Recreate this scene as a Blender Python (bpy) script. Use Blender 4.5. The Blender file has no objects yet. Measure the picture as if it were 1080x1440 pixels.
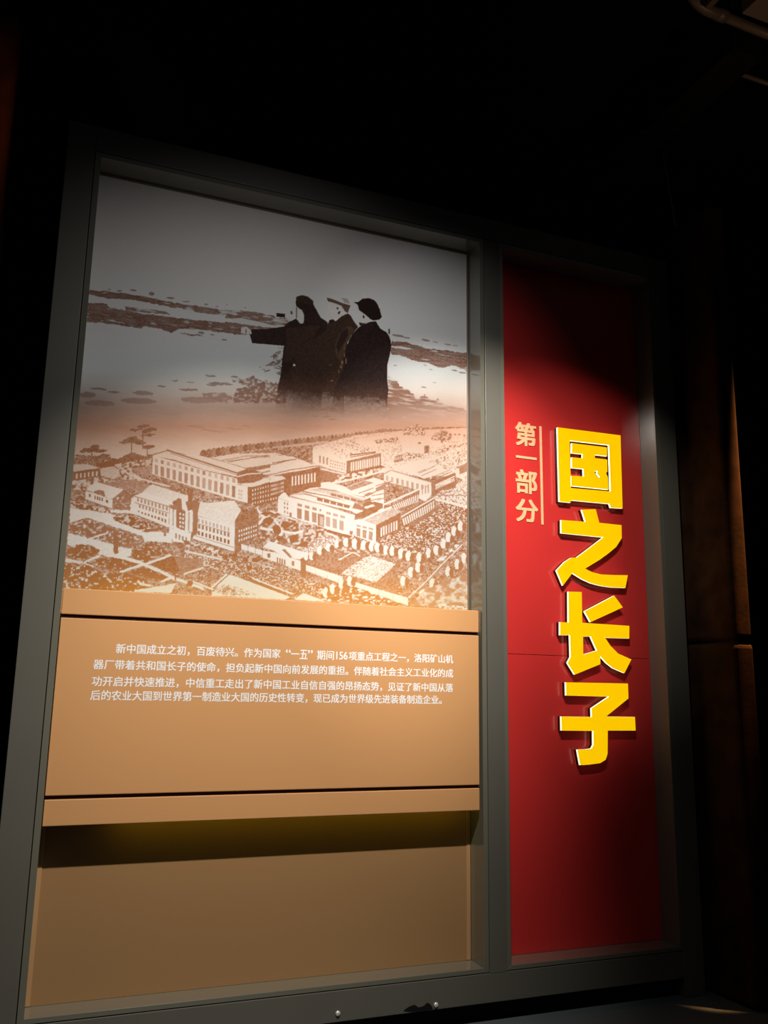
import bpy, bmesh, math, random
import numpy as np
from mathutils import Vector, Matrix
from mathutils.geometry import tessellate_polygon

SC = bpy.context.scene
COL = SC.collection
# ---------------------------------------------------------------- camera
CAM = Vector((-0.18963, -3.95981, 1.5))
PITCH, YAW, ROLL = math.radians(11.64204), math.radians(21.65412), math.radians(0.92115)
FPX = 1235.61
fw = Vector((math.sin(YAW) * math.cos(PITCH), math.cos(YAW) * math.cos(PITCH), math.sin(PITCH)))
r0 = fw.cross(Vector((0, 0, 1))).normalized(); u0 = r0.cross(fw)
RT = math.cos(ROLL) * r0 + math.sin(ROLL) * u0
UP = -math.sin(ROLL) * r0 + math.cos(ROLL) * u0
cd = bpy.data.cameras.new('camera'); cam = bpy.data.objects.new('camera', cd); COL.objects.link(cam)
cd.sensor_fit = 'VERTICAL'; cd.sensor_height = 36.0; cd.sensor_width = 27.0
cd.lens = FPX * 36.0 / 1440.0
cd.clip_start = 0.05; cd.clip_end = 100
cam.matrix_world = Matrix(((RT.x, UP.x, -fw.x, CAM.x), (RT.y, UP.y, -fw.y, CAM.y), (RT.z, UP.z, -fw.z, CAM.z), (0, 0, 0, 1)))
SC.camera = cam
vs = SC.view_settings
vs.view_transform = 'Standard'; vs.look = 'None'; vs.gamma = 1.0; vs.exposure = 0.0; vs.use_curve_mapping = False

# ---------------------------------------------------------------- light of the gallery
wd = bpy.data.worlds.new('world'); SC.world = wd; wd.use_nodes = True
wd.node_tree.nodes['Background'].inputs[0].default_value = (0.92, 0.95, 1.0, 1)
wd.node_tree.nodes['Background'].inputs[1].default_value = 0.012

def spot(name, loc, aim, half, power, color, radius=0.03, blend=1.0):
    l = bpy.data.lights.new(name, 'SPOT'); l.energy = power; l.color = color
    l.spot_size = 2 * half; l.spot_blend = blend; l.shadow_soft_size = radius
    o = bpy.data.objects.new(name, l); COL.objects.link(o); o.location = loc
    o.rotation_euler = (Vector(aim) - Vector(loc)).to_track_quat('-Z', 'Y').to_euler()
    return o
WARM = (1.0, 0.93, 0.82)
TY, TZ = -1.993, 3.945                     # the lighting track hangs in front of the display
spot('track_spot_bay', (1.448, TY, TZ), (1.80, 0, 2.47), 0.40, 430, WARM)
spot('track_spot_sky', (0.974, TY, TZ), (1.684, 0, 3.246), 0.367, 32, (1.0, 0.97, 0.95))
spot('track_spot_title', (1.137, TY, TZ), (2.44, 0, 2.60), 0.315, 165, WARM, blend=.85)
spot('track_spot_text', (0.912, TY, TZ), (0.746, 0, 1.478), 0.528, 560, WARM)
spot('track_spot_wash', (0.957, TY, TZ), (0.80, 0, 2.28), 0.84, 56, (1.0, 0.97, 0.93))
spot('amber_spot', (3.58, -0.50, 4.95), (3.435, -0.306, 2.95), 0.050, 5600, (1.0, 0.47, 0.15))
spot('duct_fill', (3.3, -3.6, 1.0), (3.6, -.9, 5.2), 0.30, 70, (1.0, 0.72, 0.5))  # added unseen fill lamp that brightens the duct and pipes
spot('left_column_fill', (-1.15, -1.7, 2.6), (-0.74, .2, 4.0), 0.22, 90, (1.0, 0.35, 0.2))  # added red fill lamp, out of view, so the left column shows
# ---------------------------------------------------------------- the printed mural (ink colours of a flat print)
MX0, MY0, MSS, MW, MH = 80.0, 232.0, 2, 1210, 1290
CROPS = {'A': (85, 570, 5.4), 'B': (85, 700, 5.4), 'C': (200, 600, 5.4), 'E': (260, 710, 5.4), 'F': (380, 580, 6.75),
         'G': (510, 580, 6.75), 'H': (380, 670, 6.75), 'I': (510, 680, 6.353), 'J': (330, 400, 9.0), 'K': (430, 400, 8.0),
         'L': (110, 390, 4.5), 'M': (100, 500, 3.6), 'N': (530, 440, 7.2), 'O': (380, 760, 6.0), 'P': (0, 0, 1.0)}

def paint_mural():
    rng = np.random.default_rng(7)
    yy, xx = np.mgrid[0:MH, 0:MW]
    X = MX0 + xx / MSS
    Y = MY0 + yy / MSS

    def vnoise(sx, sy, ang=0.0, octaves=3):
        out = np.zeros((MH, MW)); amp = 1.0; tot = 0.0
        ca, sa = math.cos(ang), math.sin(ang)
        U0, V0 = X * ca + Y * sa, -X * sa + Y * ca
        for o in range(octaves):
            U, V = U0 / sx * 2 ** o + 1000, V0 / sy * 2 ** o + 1000
            iu, iv = np.floor(U).astype(int), np.floor(V).astype(int)
            fu, fv = U - iu, V - iv
            fu = fu * fu * (3 - 2 * fu); fv = fv * fv * (3 - 2 * fv)
            G = rng.random((256, 256))
            g = lambda a, b: G[a % 256, b % 256]
            out += amp * ((g(iu, iv) * (1 - fu) + g(iu + 1, iv) * fu) * (1 - fv) + (g(iu, iv + 1) * (1 - fu) + g(iu + 1, iv + 1) * fu) * fv)
            tot += amp; amp *= 0.55
        return out / tot

    T = np.ones((MH, MW))
    n_fine, n_mid, n_big = vnoise(1.6, 1.4), vnoise(7, 5), vnoise(40, 22)
    n_str = vnoise(16, 2.6, 0.13)
    n_leaf = vnoise(3.6, 2.7)
    n_grain = vnoise(.9, .9, 0, 1)
    warpx, warpy = (vnoise(5, 5) - .5) * 2, (vnoise(5, 5) - .5) * 2

    def pts(crop, flat):
        ox, oy, s = CROPS[crop]
        return [(ox + flat[i] / s, oy + flat[i + 1] / s) for i in range(0, len(flat), 2)]

    def mask(poly, ragged=0.0):
        xs, ys = [p[0] for p in poly], [p[1] for p in poly]
        pad = ragged + 1
        j0, j1 = max(0, int((min(xs) - pad - MX0) * MSS)), min(MW, int((max(xs) + pad - MX0) * MSS) + 2)
        i0, i1 = max(0, int((min(ys) - pad - MY0) * MSS)), min(MH, int((max(ys) + pad - MY0) * MSS) + 2)
        if j1 <= j0 or i1 <= i0: return (slice(0, 0), slice(0, 0)), np.zeros((0, 0), bool)
        sl = (slice(i0, i1), slice(j0, j1))
        px, py = X[sl], Y[sl]
        if ragged: px, py = px + warpx[sl] * ragged, py + warpy[sl] * ragged
        m = np.zeros(px.shape, bool); n = len(poly)
        for k in range(n):
            (x1, y1), (x2, y2) = poly[k], poly[(k + 1) % n]
            if y1 == y2: continue
            c = ((y1 > py) != (y2 > py)) & (px < (x2 - x1) * (py - y1) / (y2 - y1) + x1)
            m ^= c
        return sl, m

    def fill(crop, flat, t, ragged=0.0, tex=0.0, noise=None):
        sl, m = mask(pts(crop, flat), ragged)
        v = np.full(m.shape, float(t))
        if tex: v = v + tex * ((n_fine if noise is None else noise)[sl] - .5) * 2
        T[sl] = np.where(m, v, T[sl])

    def speck(crop, flat, thr, lo, hi, noise, ragged=0.0, soft=.12):
        sl, m = mask(pts(crop, flat), ragged)
        k = np.clip((noise[sl] - thr) / soft + .5, 0, 1)
        T[sl] = np.where(m, lo + (hi - lo) * k, T[sl])

    def line(crop, flat, w, t, ragged=0.0):
        P = pts(crop, flat)
        for (x1, y1), (x2, y2) in zip(P[:-1], P[1:]):
            L = math.hypot(x2 - x1, y2 - y1) or 1
            nx, ny = -(y2 - y1) / L * w / 2, (x2 - x1) / L * w / 2
            sl, m = mask([(x1 + nx, y1 + ny), (x2 + nx, y2 + ny), (x2 - nx, y2 - ny), (x1 - nx, y1 - ny)], ragged)
            T[sl] = np.where(m, t, T[sl])

    def blob(x, y, rx, ry, t, ragged=1.2, ang=0.0, tex=.0):
        ca, sa = math.cos(ang), math.sin(ang)
        P = [(x + rx * math.cos(a) * ca - ry * math.sin(a) * sa, y + rx * math.cos(a) * sa + ry * math.sin(a) * ca) for a in [k * math.pi / 8 for k in range(16)]]
        sl, m = mask(P, ragged)
        v = t + tex * (n_fine[sl] - .5) * 2
        T[sl] = np.where(m, v, T[sl])

    def grid(crop, quad, nx, ny, fx, fy, t, jit=0.0, x0=0.0, y0=0.0):
        (ax, ay), (bx, by), (cx, cy), (dx, dy) = pts(crop, quad)   # top-left, top-right, bottom-right, bottom-left
        def at2(u, v):
            return ((ax * (1 - u) + bx * u) * (1 - v) + (dx * (1 - u) + cx * u) * v, (ay * (1 - u) + by * u) * (1 - v) + (dy * (1 - u) + cy * u) * v)
        for i in range(nx):
            for j in range(ny):
                u0, v0 = (i + (1 - fx) / 2 + x0) / nx, (j + (1 - fy) / 2 + y0) / ny
                u1, v1 = u0 + fx / nx, v0 + fy / ny
                sl, m = mask([at2(u0, v0), at2(u1, v0), at2(u1, v1), at2(u0, v1)])
                T[sl] = np.where(m, t + jit * (rng.random() - .5), T[sl])

    D, Lt = 0.0, 1.0
    # ---- upper half: sky, snow fields and bands of bare earth
    fill('P', [60, 220, 700, 220, 700, 640, 60, 640], 1.0, 0, .02, n_big)
    def band(crop, flat, thr=.36, hi=.85):
        speck(crop, flat, thr, hi, .12, n_str, 1.6, .16)
    band('L', [60, 80, 180, 88, 300, 100, 400, 120, 560, 150, 660, 170, 620, 195, 500, 172, 420, 158, 330, 140, 190, 134, 60, 106], .25)
    band('L', [600, 165, 760, 180, 900, 205, 1080, 220, 1085, 262, 960, 240, 820, 232, 700, 210, 620, 190], .40)
    band('L', [55, 155, 180, 168, 200, 190, 420, 232, 560, 245, 720, 268, 1085, 300, 1085, 352, 930, 352, 800, 335, 720, 328, 640, 325, 590, 350, 520, 325, 420, 308, 400, 322, 280, 308, 150, 288, 50, 282], .27)
    band('L', [290, 185, 420, 200, 560, 218, 580, 235, 420, 222, 300, 208], .45)
    band('L', [640, 350, 760, 362, 800, 372, 700, 366], .35)
    for x, y, rx, ry in ((168, 409, 4, 1.2), (187, 408, 5, 1), (213, 413, 4, 2.6), (240, 419, 6, 1.2), (262, 424, 5, .8), (290, 428, 3, .9), (154, 407, 2, .9), (305, 431, 2.4, .8), (283, 468, 4, 2), (299, 471, 3.5, .8), (315, 478, 4, 1), (345, 433, 1.3, .8), (319, 428.5, 1.2, .8)):
        blob(x, y, rx, ry, .3, .8, .1)
    band('J', [-120, 330, 40, 330, 130, 340, 260, 340, 400, 380, 500, 395, 520, 430, 640, 420, 700, 440, 640, 540, 420, 520, 200, 480, -120, 420], .42)
    band('J', [-120, 470, 100, 500, 400, 540, 560, 556, 220, 600, 190, 640, 0, 630, -120, 610], .30)
    fill('J', [-20, 430, 80, 425, 300, 470, 560, 535, 545, 555, 300, 520, 60, 480, -20, 466], .9)
    fill('J', [525, 360, 640, 372, 636, 420, 590, 415, 530, 412], -.9)
    fill('J', [705, 345, 725, 330, 735, 375, 712, 378], -.7)
    # bands to the east
    band('N', [145, 280, 300, 300, 420, 335, 560, 365, 700, 380, 860, 405, 930, 400, 930, 460, 800, 445, 640, 420, 480, 400, 330, 380, 260, 345, 145, 330], .26)
    band('N', [145, 345, 260, 365, 440, 385, 640, 425, 930, 462, 930, 600, 860, 570, 760, 535, 700, 550, 620, 555, 520, 505, 400, 490, 300, 455, 230, 430, 140, 420], .25)
    fill('N', [150, 335, 230, 335, 330, 355, 360, 372, 250, 365, 150, 345], .9, .5)
    fill('N', [745, 532, 800, 535, 850, 560, 760, 572, 735, 556], .95, .5)
    for x, y, rx, ry in ((560, 472, 9, 1.6), (572, 475, 5, 1), (599, 478.5, 6, 1.6), (612, 481, 4, .8), (630, 484.5, 5, 1), (640, 486, 4, .8), (555.5, 514, 2.2, 1), (598, 513.5, 2.5, .6), (596, 544.5, 4, 1), (611, 538, 3, .7), (570, 548, 5, .9), (556, 536, 4, .7), (639, 521, 5, 1), (606, 520, 2.5, .7), (650, 524, 6, 1)):
        blob(x, y, rx, ry, .32, .6, .15)
    fill('N', [115, 165, 128, 155, 134, 190, 128, 225, 116, 205], -.6)
    # scrub around the figures
    speck('N', [110, 640, 170, 660, 240, 740, 330, 800, 400, 860, 480, 830, 520, 870, 620, 880, 700, 930, 860, 960, 930, 1000, 930, 1150, 100, 1150], .43, .9, .10, n_str, 3, .25)
    speck('J', [560, 760, 650, 760, 610, 960, 590, 1200, 540, 1200, 560, 1040, 480, 1060, 420, 1010, 500, 960, 480, 900, 540, 840], .5, 1, .2, n_leaf, 1.2)
    for x, y, rx, ry, a in ((378, 513, 5, 1, -.3), (371, 520, 3, .8, .3), (376, 521.5, 5, 1, -.3), (392, 524, 4, 1, -.2), (386, 502, 6, .9, 0), (391, 495, 5, 1, -.4), (366, 516.5, 1.6, .7, 0), (389, 512, 6, 1.4, -.4), (390, 518, 5, 1, .2)):
        blob(x, y, rx, ry, .22, .5, a)
    speck('M', [815, 118, 880, 122, 930, 98, 950, 125, 1000, 130, 1085, 140, 1085, 240, 820, 240, 830, 170, 900, 160, 820, 130], .42, .9, .15, n_leaf, 4, .25)
    speck('M', [660, 190, 780, 188, 820, 215, 790, 240, 700, 235, 560, 230, 560, 212, 670, 208], .4, .9, .35, n_mid, 2, .2)
    for x, y, rx, ry in ((296, 528.5, 8, 1.3), (246, 535.5, 5, 1), (227, 543.5, 6, 1), (265, 548, 14, 1.5), (310, 539.5, 18, 2), (297, 541.5, 8, 1.2), (139, 547, 12, 1.6), (160, 551.5, 9, 1.2), (123, 555, 12, 4), (201, 553, 15, 3), (195, 564, 25, 4), (280, 563, 26, 4), (140, 567, 22, 4), (330, 530, 5, 1.4), (268, 538, 6, .7)):
        blob(x, y, rx, ry, .45 if ry > 2.5 else .32, 1.4, .05)
    # soft haze that joins the two printed pictures
    hz = np.clip((Y - (534 + 8 * (X - 100) / 560 - 14 * (n_big - .5))) / 46, 0, 1); hz = hz * hz * (3 - 2 * hz)
    keep = np.clip(1 - np.abs(Y - 585) / 60, 0, 1)
    T_h = .44 + .12 * (n_big - .5) + .10 * (n_str - .5) + np.clip((Y - 562) / 60, 0, 1) * .38 - .06 * np.clip((330 - X) / 250, 0, 1) + .10 * np.clip((X - 540) / 100, 0, 1)
    low = np.clip((Y - 560) / 50, 0, 1)
    T_h -= .30 * np.exp(-((X - 455) / 120) ** 2 - ((Y - 566) / 24) ** 2)
    T[:] = T * (1 - hz) + hz * (T_h + (T - .8) * .30 * (1 - low))
    for x, y, rx, ry in ((275, 600, 14, 1.2), (300, 606, 18, 1.2), (345, 599, 7, .9), (330, 603, 12, .8), (235, 582, 16, .8), (118, 592, 10, 1)):
        blob(x, y, rx, ry, .5, 1.6, .12)
    # faint small tree left over in the haze
    for q in ((456, 576, 6, 1.4), (462, 573, 5, 1.2), (467, 578, 5, 1), (444, 585, 6, .8), (459, 586.5, 7, .9), (468, 589.5, 6, .9)): blob(*q, .3, 1.2)
    line('P', [459, 575, 460, 587], 1.2, .3)

    # ---- lower half: bird's-eye view of the works
    G0 = [80, 640, 130, 640, 200, 652, 215, 640, 300, 640, 330, 634, 450, 616, 540, 604, 690, 598, 690, 880, 60, 880]
    sl, m = mask(pts('P', G0), 2.0)
    base = np.clip(.26 + .55 * (n_leaf[sl] - .5) + .8 * (n_grain[sl] - .5) * (n_mid[sl] > .42) + np.clip((n_fine[sl] * .55 + n_leaf[sl] * .45 - .64) / .09, 0, 1) * .35, 0, 1)
    T[sl] = np.where(m, base, T[sl])
    # far right: pale roofs and roads of the distant works
    speck('P', [440, 628, 500, 612, 560, 606, 690, 600, 690, 690, 640, 670, 560, 668, 440, 650], .40, .55, .97, n_fine)
    fill('P', [500, 618, 560, 607, 690, 600, 690, 612, 600, 612, 560, 622, 500, 632], .93, 1, .1)
    # row of round trees along the back avenue
    line('F', [-330, 380, 0, 330, 300, 305, 560, 280], 3.4, .62, 1)
    n = 0
    for i in range(46):
        f = i / 45.0
        x = 286 + 264 * f ** .93; y = 638.5 - 35 * f ** .88
        r = 4.4 * (1 - f) + 1.1
        blob(x, y, r * .85, r * 1.15, .10 + .1 * (i % 3), .9, 0, .25); n += 1
    speck('G', [380, 150, 520, 110, 600, 150, 600, 215, 480, 225, 390, 215], .47, .12, .95, n_fine, 1)
    speck('G', [640, 230, 760, 160, 850, 200, 840, 250, 740, 300, 650, 260], .52, .15, .95, n_fine, 1)
    speck('G', [100, 265, 330, 235, 350, 275, 140, 300], .52, .12, .9, n_fine, .5)
    for x, y in ((640, 611), (646, 611), (653, 612), (655, 624), (648, 626), (640, 627), (633, 628), (626, 631), (619, 633)): blob(x, y, 1.8, 1.4, .2, .5)
    fill('G', [370, 225, 600, 230, 640, 270, 740, 265, 740, 330, 640, 330, 580, 390, 380, 370], .95, .8, .08)
    fill('G', [585, 320, 632, 310, 632, 380, 585, 390], .22, .4, .3)
    blob(590, 623, 2.2, 1.2, .1, .4)
    speck('G', [390, 380, 560, 395, 660, 375, 840, 330, 980, 285, 980, 310, 820, 360, 660, 400, 480, 440, 400, 430], .48, .15, .9, n_fine, .6)
    fill('G', [300, 420, 385, 395, 385, 455, 300, 480], .2, .3, .2); grid('G', [300, 425, 385, 402, 385, 440, 300, 460], 5, 1, .4, .8, .9)
    # trees left of the works
    for q in ((206, 607, 6, 2.6), (192, 604.5, 10, 1.8), (212, 604, 9, 2.6), (201, 599, 9, 2.4), (208, 612, 11, 1.6), (186, 620, 14, 3), (186, 616, 7, 2.8), (176, 622, 8, 1.8), (198, 623, 8, 2), (209, 628, 9, 2.6), (128, 633, 14, 3.2), (134, 628, 7, 2.6), (142, 634, 9, 2.4), (117, 635, 6, 2), (146, 641, 8, 3), (152, 645, 5, 1.6), (186, 643, 14, 6), (199, 648, 18, 7), (172, 648, 10, 5), (162, 648, 6, 3.6), (212, 645, 8, 6)):
        blob(*q, .16, 2.0, -.05, .25)
    for a in ([201, 606, 201, 632], [185, 622, 185, 642], [207, 630, 207, 646], [129.5, 636, 128.5, 650], [147, 644, 146, 652]): line('P', a, 1.8, .18, .5)
    fill('A', [270, 440, 430, 420, 470, 440, 440, 470, 300, 470], .12, 1)
    fill('A', [300, 480, 410, 460, 430, 490, 470, 530, 400, 560, 310, 535], .66, 1, .15)
    speck('A', [410, 450, 690, 400, 690, 460, 560, 520, 700, 600, 470, 560], .52, .15, .75, n_leaf, 1)
    fill('A', [530, 480, 690, 460, 700, 540, 600, 520], .35, 1, .2)
    line('A', [480, 500, 560, 540, 700, 585, 860, 625], 2.2, .8, .6)
    # long low shed on the far left
    fill('A', [90, 450, 200, 445, 300, 475, 100, 505], .78, .6, .08); fill('A', [90, 507, 300, 478, 305, 540, 90, 575], .16, .5)
    grid('A', [110, 515, 290, 492, 290, 540, 110, 565], 6, 1, .42, .75, .8)
    speck('A', [60, 575, 300, 545, 420, 575, 250, 600, 190, 640, 60, 640], .5, .15, .75, n_leaf, 1)
    fill('A', [330, 590, 560, 560, 690, 610, 640, 660, 500, 640], .3, 1, .22)
    # cottage
    fill('A', [195, 640, 265, 580, 480, 640, 392, 712, 330, 690, 300, 650, 250, 660], .9, .5, .07)
    fill('A', [190, 650, 250, 665, 330, 695, 395, 715, 395, 785, 190, 710], .92, .4, .05)
    fill('A', [250, 655, 290, 640, 330, 650, 345, 692, 320, 690, 300, 664, 262, 664], .2, .5); grid('A', [255, 680, 325, 700, 325, 735, 255, 715], 4, 1, .6, .8, .12); grid('A', [212, 668, 232, 674, 232, 700, 212, 694], 1, 1, .8, .9, .12); grid('A', [342, 712, 364, 720, 364, 745, 342, 737], 1, 1, .9, .9, .1)
    fill('A', [395, 715, 480, 640, 560, 690, 545, 790, 395, 785], .2, .4, .2); speck('A', [420, 700, 530, 690, 540, 770, 420, 770], .6, .2, .85, n_leaf)
    # the great hall at the back
    fill('C', [80, 210, 190, 175, 260, 172, 520, 240, 790, 320, 720, 380, 480, 330, 240, 250, 90, 225], .84, 0, .06)
    line('C', [185, 178, 330, 225, 560, 300, 722, 352], 1.9, .12, .3); line('C', [210, 200, 420, 270, 720, 365], 1.0, .3, .3); line('C', [80, 212, 190, 182], 1.5, .2, .3); line('C', [185, 170, 250, 195, 330, 212], 1.0, .3)
    fill('C', [80, 220, 240, 262, 480, 335, 722, 395, 722, 560, 480, 490, 240, 410, 75, 360], .90, 0, .05)
    grid('C', [85, 282, 718, 452, 715, 545, 85, 362], 14, 1, .56, .92, .33, .25)
    grid('C', [85, 236, 718, 395, 718, 435, 85, 268], 14, 1, .48, .85, .42, .3)
    for i in (4, 9, 13): grid('C', [85, 275, 718, 445, 715, 548, 85, 362], 14, 1, .80, .95, .2) if False else None
    fill('C', [720, 440, 805, 455, 800, 580, 720, 560], .93, 0, .04); grid('C', [728, 470, 765, 478, 760, 560, 728, 550], 2, 3, .7, .6, .55)
    fill('C', [800, 460, 900, 420, 1080, 385, 1130, 370, 1130, 520, 1040, 560, 870, 600, 800, 580], .13, 0, .1)
    grid('C', [830, 470, 1085, 400, 1085, 545, 830, 600], 13, 4, .36, .48, .82, .3)
    fill('C', [720, 345, 800, 320, 905, 350, 910, 395, 860, 425, 740, 430, 720, 400], .16, .4, .15); line('C', [720, 380, 800, 360, 905, 352], 1.6, .85, .4)
    fill('C', [735, 435, 850, 425, 920, 395, 1080, 365, 1085, 385, 850, 455, 800, 458], .82, .4, .06)
    fill('C', [520, 235, 700, 205, 1000, 200, 1090, 215, 1090, 355, 920, 365, 905, 345, 800, 318, 640, 270], .82, .5, .08)
    for a in ([600, 258, 780, 225, 1085, 215], [660, 270, 860, 230, 1085, 232], [780, 318, 900, 300, 1085, 265], [800, 325, 1085, 280], [910, 350, 1085, 310], [640, 262, 760, 248, 960, 222]): line('C', a, 1.0 if a[0] < 780 else 1.8, .25, .6)
    fill('C', [800, 318, 940, 292, 1085, 262, 1085, 285, 905, 325, 850, 335], .2, .4, .1); line('C', [860, 195, 1080, 190], 2, .25, 1)
    # its east wing in F
    fill('F', [0, 400, 220, 420, 400, 480, 470, 500, 480, 520, 0, 600], .84, .4, .06)
    for a in ([0, 500, 200, 450, 250, 445], [230, 425, 330, 455, 400, 490], [0, 590, 200, 545, 470, 505], [20, 480, 220, 445]): line('F', a, 1.3, .2, .5)
    fill('F', [0, 600, 150, 590, 470, 512, 480, 640, 480, 700, 300, 760, 60, 800, 0, 810], .14, 0, .12)
    grid('F', [195, 610, 440, 570, 440, 655, 195, 700], 8, 1, .46, 1, .92)
    fill('F', [0, 600, 110, 600, 150, 630, 0, 668], .82, .4, .05)
    grid('F', [0, 680, 130, 650, 130, 760, 0, 800], 10, 3, .42, .5, .85, .2)
    fill('F', [470, 545, 720, 600, 700, 660, 600, 690, 480, 680], .2, .4, .15); line('F', [480, 535, 720, 590], 2.4, .8, .6)
    # middle hall with the colonnade
    fill('F', [400, 365, 460, 340, 730, 460, 720, 575, 560, 535, 410, 480], .93, 0, .05)
    fill('F', [455, 340, 620, 320, 760, 290, 1000, 370, 1000, 390, 740, 455], .9, .8, .12)
    speck('F', [560, 300, 760, 265, 980, 350, 740, 440, 600, 390], .36, .2, .95, n_fine, .5)
    grid('F', [455, 405, 560, 432, 555, 500, 455, 475], 3, 1, .5, 1, .35); grid('F', [565, 440, 715, 480, 712, 560, 560, 525], 7, 3, .5, .5, .35, .2)
    fill('F', [725, 462, 1050, 385, 1050, 500, 725, 580], .2, 0, .1); grid('F', [760, 475, 1040, 420, 1040, 500, 760, 560], 13, 1, .66, 1, .92)
    line('F', [755, 405, 1000, 375], 1.8, .15); line('F', [755, 425, 1000, 385], 1.2, .15)
    fill('F', [725, 580, 1050, 500, 1085, 515, 1085, 540, 800, 610], .14, .4, .1)
    speck('F', [640, 600, 1085, 520, 1085, 560, 720, 650, 600, 680], .5, .15, .95, n_leaf, .6)
    line('F', [480, 690, 760, 640, 1085, 555], 2.6, .9, .8)
    # the right hall in G
    fill('G', [310, 520, 560, 440, 900, 400, 990, 440, 900, 540, 660, 600, 640, 650], .93, .5, .06)
    speck('G', [620, 470, 760, 420, 980, 330, 990, 480, 900, 540, 800, 540], .42, .25, .95, n_fine, .5)
    for a in ([530, 580, 690, 505], [560, 600, 700, 540], [670, 610, 840, 540], [680, 630, 850, 560], [520, 570, 600, 540]): line('G', a, .9, .25, .3)
    fill('G', [200, 570, 270, 545, 650, 665, 655, 780, 540, 740, 200, 650], .95, 0, .04)
    line('G', [200, 585, 270, 548, 640, 660], 1.3, .35, .3)
    grid('G', [210, 590, 640, 700, 640, 785, 210, 645], 9, 1, .5, .85, .42, .2)
    fill('G', [590, 625, 640, 615, 640, 645, 600, 645], .2, .3)
    fill('G', [650, 660, 880, 570, 890, 690, 660, 800], .18, 0, .08); grid('G', [690, 700, 870, 620, 875, 650, 690, 730], 12, 1, .7, 1, .9); line('G', [690, 690, 875, 605], 1.6, .9)
    fill('G', [650, 655, 680, 650, 690, 780, 655, 790], .22)
    fill('G', [890, 540, 920, 530, 915, 590, 890, 610], .95); fill('G', [915, 510, 990, 480, 990, 560, 920, 590], .25, 0, .15)
    speck('G', [700, 760, 890, 690, 990, 600, 990, 800, 700, 800], .46, .35, .95, n_fine, .3)
    grid('G', [890, 680, 985, 635, 985, 690, 890, 740], 8, 1, .5, 1, .93)
    # roofs of the front hall
    fill('H', [480, 60, 560, 50, 720, 100, 980, 10, 1080, 40, 1080, 330, 960, 330, 800, 340, 480, 260, 180, 190, 380, 110, 480, 100], .92, 0, .06)
    fill('H', [720, 105, 900, 40, 985, 60, 770, 135], .32, 0, .25)
    fill('H', [180, 180, 360, 125, 480, 110, 900, 200, 960, 250, 880, 280, 480, 170], .62, 0, .22)
    for a in ([300, 140, 560, 190, 880, 265], [460, 110, 700, 150, 900, 205], [320, 165, 520, 215, 760, 285], [200, 190, 430, 250, 800, 340]): line('H', a, 1.3, .2, .5)
    line('H', [340, 130, 600, 185, 830, 262], 2.0, .95, .4); line('H', [500, 85, 760, 170, 900, 215], 2.2, .95, .4)
    grid('H', [440, 195, 760, 272, 755, 310, 440, 230], 5, 1, .86, .8, .16); grid('H', [570, 150, 885, 228, 885, 262, 570, 185], 5, 1, .86, .75, .2)
    fill('H', [890, 225, 950, 200, 960, 240, 1060, 255, 1070, 300, 980, 330, 900, 380, 830, 395, 800, 360, 900, 325, 760, 300, 880, 290], .15, .5, .1)
    fill('H', [800, 250, 840, 262, 900, 300, 860, 320, 780, 300], .2, .3); fill('H', [880, 280, 960, 258, 1000, 270, 930, 305], .88); fill('H', [780, 335, 830, 315, 870, 330, 820, 355], .9)
    fill('H', [890, 175, 940, 150, 985, 160, 920, 190], .2); fill('H', [1000, 110, 1085, 70, 1085, 120, 1005, 145], .25); line('H', [840, 160, 980, 110], 1.4, .25)
    # front facade
    fill('H', [75, 205, 105, 165, 140, 150, 180, 200, 180, 380, 70, 345], .95, 0, .03); fill('H', [180, 195, 480, 265, 800, 370, 800, 400, 790, 580, 480, 490, 180, 375], .95, 0, .03)
    line('H', [75, 205, 180, 240], .9, .5); line('H', [180, 190, 480, 262, 800, 365], 1.0, .45, .3)
    grid('H', [240, 292, 455, 350, 455, 448, 240, 395], 3, 1, .62, .96, .3, .15); grid('H', [515, 372, 710, 428, 710, 520, 515, 468], 3, 1, .62, .96, .35, .15)
    grid('H', [245, 245, 455, 298, 455, 335, 245, 282], 3, 1, .62, .75, .3); grid('H', [520, 325, 720, 375, 720, 408, 520, 358], 3, 1, .7, .75, .42)
    fill('H', [450, 350, 515, 365, 510, 480, 450, 465], .22); fill('H', [470, 380, 505, 390, 503, 470, 470, 460], .5); blob(450.5, 717.5, 1.4, 1.8, .2, .4)
    grid('H', [122, 230, 178, 245, 178, 370, 122, 350], 2, 3, .55, .6, .3); fill('H', [180, 340, 205, 345, 205, 392, 180, 385], .25); fill('H', [755, 515, 785, 520, 780, 560, 755, 552], .22)
    fill('H', [795, 420, 860, 395, 1010, 460, 1003, 640, 795, 560], .95, 0, .03); grid('H', [808, 485, 985, 530, 980, 612, 808, 560], 3, 1, .64, 1, .3); grid('H', [808, 450, 985, 490, 985, 518, 808, 475], 3, 1, .7, .7, .4)
    line('H', [800, 410, 860, 400, 1010, 455], 1.4, .3)
    # its side, porch and colonnade in I
    fill('I', [0, 320, 260, 215, 350, 250, 125, 370, 60, 350], .55, 0, .3); fill('I', [120, 370, 330, 275, 345, 405, 160, 490, 120, 520], .15, 0, .06)
    grid('I', [155, 395, 315, 325, 315, 410, 155, 480], 7, 1, .5, .95, .85, .3)
    line('I', [0, 325, 130, 262, 260, 210], 3.0, .95); line('I', [165, 195, 260, 160, 505, 50], 2.6, .92)
    fill('I', [260, 190, 505, 75, 505, 170, 345, 245], .2, 0, .1); grid('I', [265, 195, 500, 95, 500, 165, 290, 235], 13, 1, .55, 1, .92)
    fill('I', [345, 260, 560, 150, 560, 190, 360, 290], .22, 0, .1)
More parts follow.
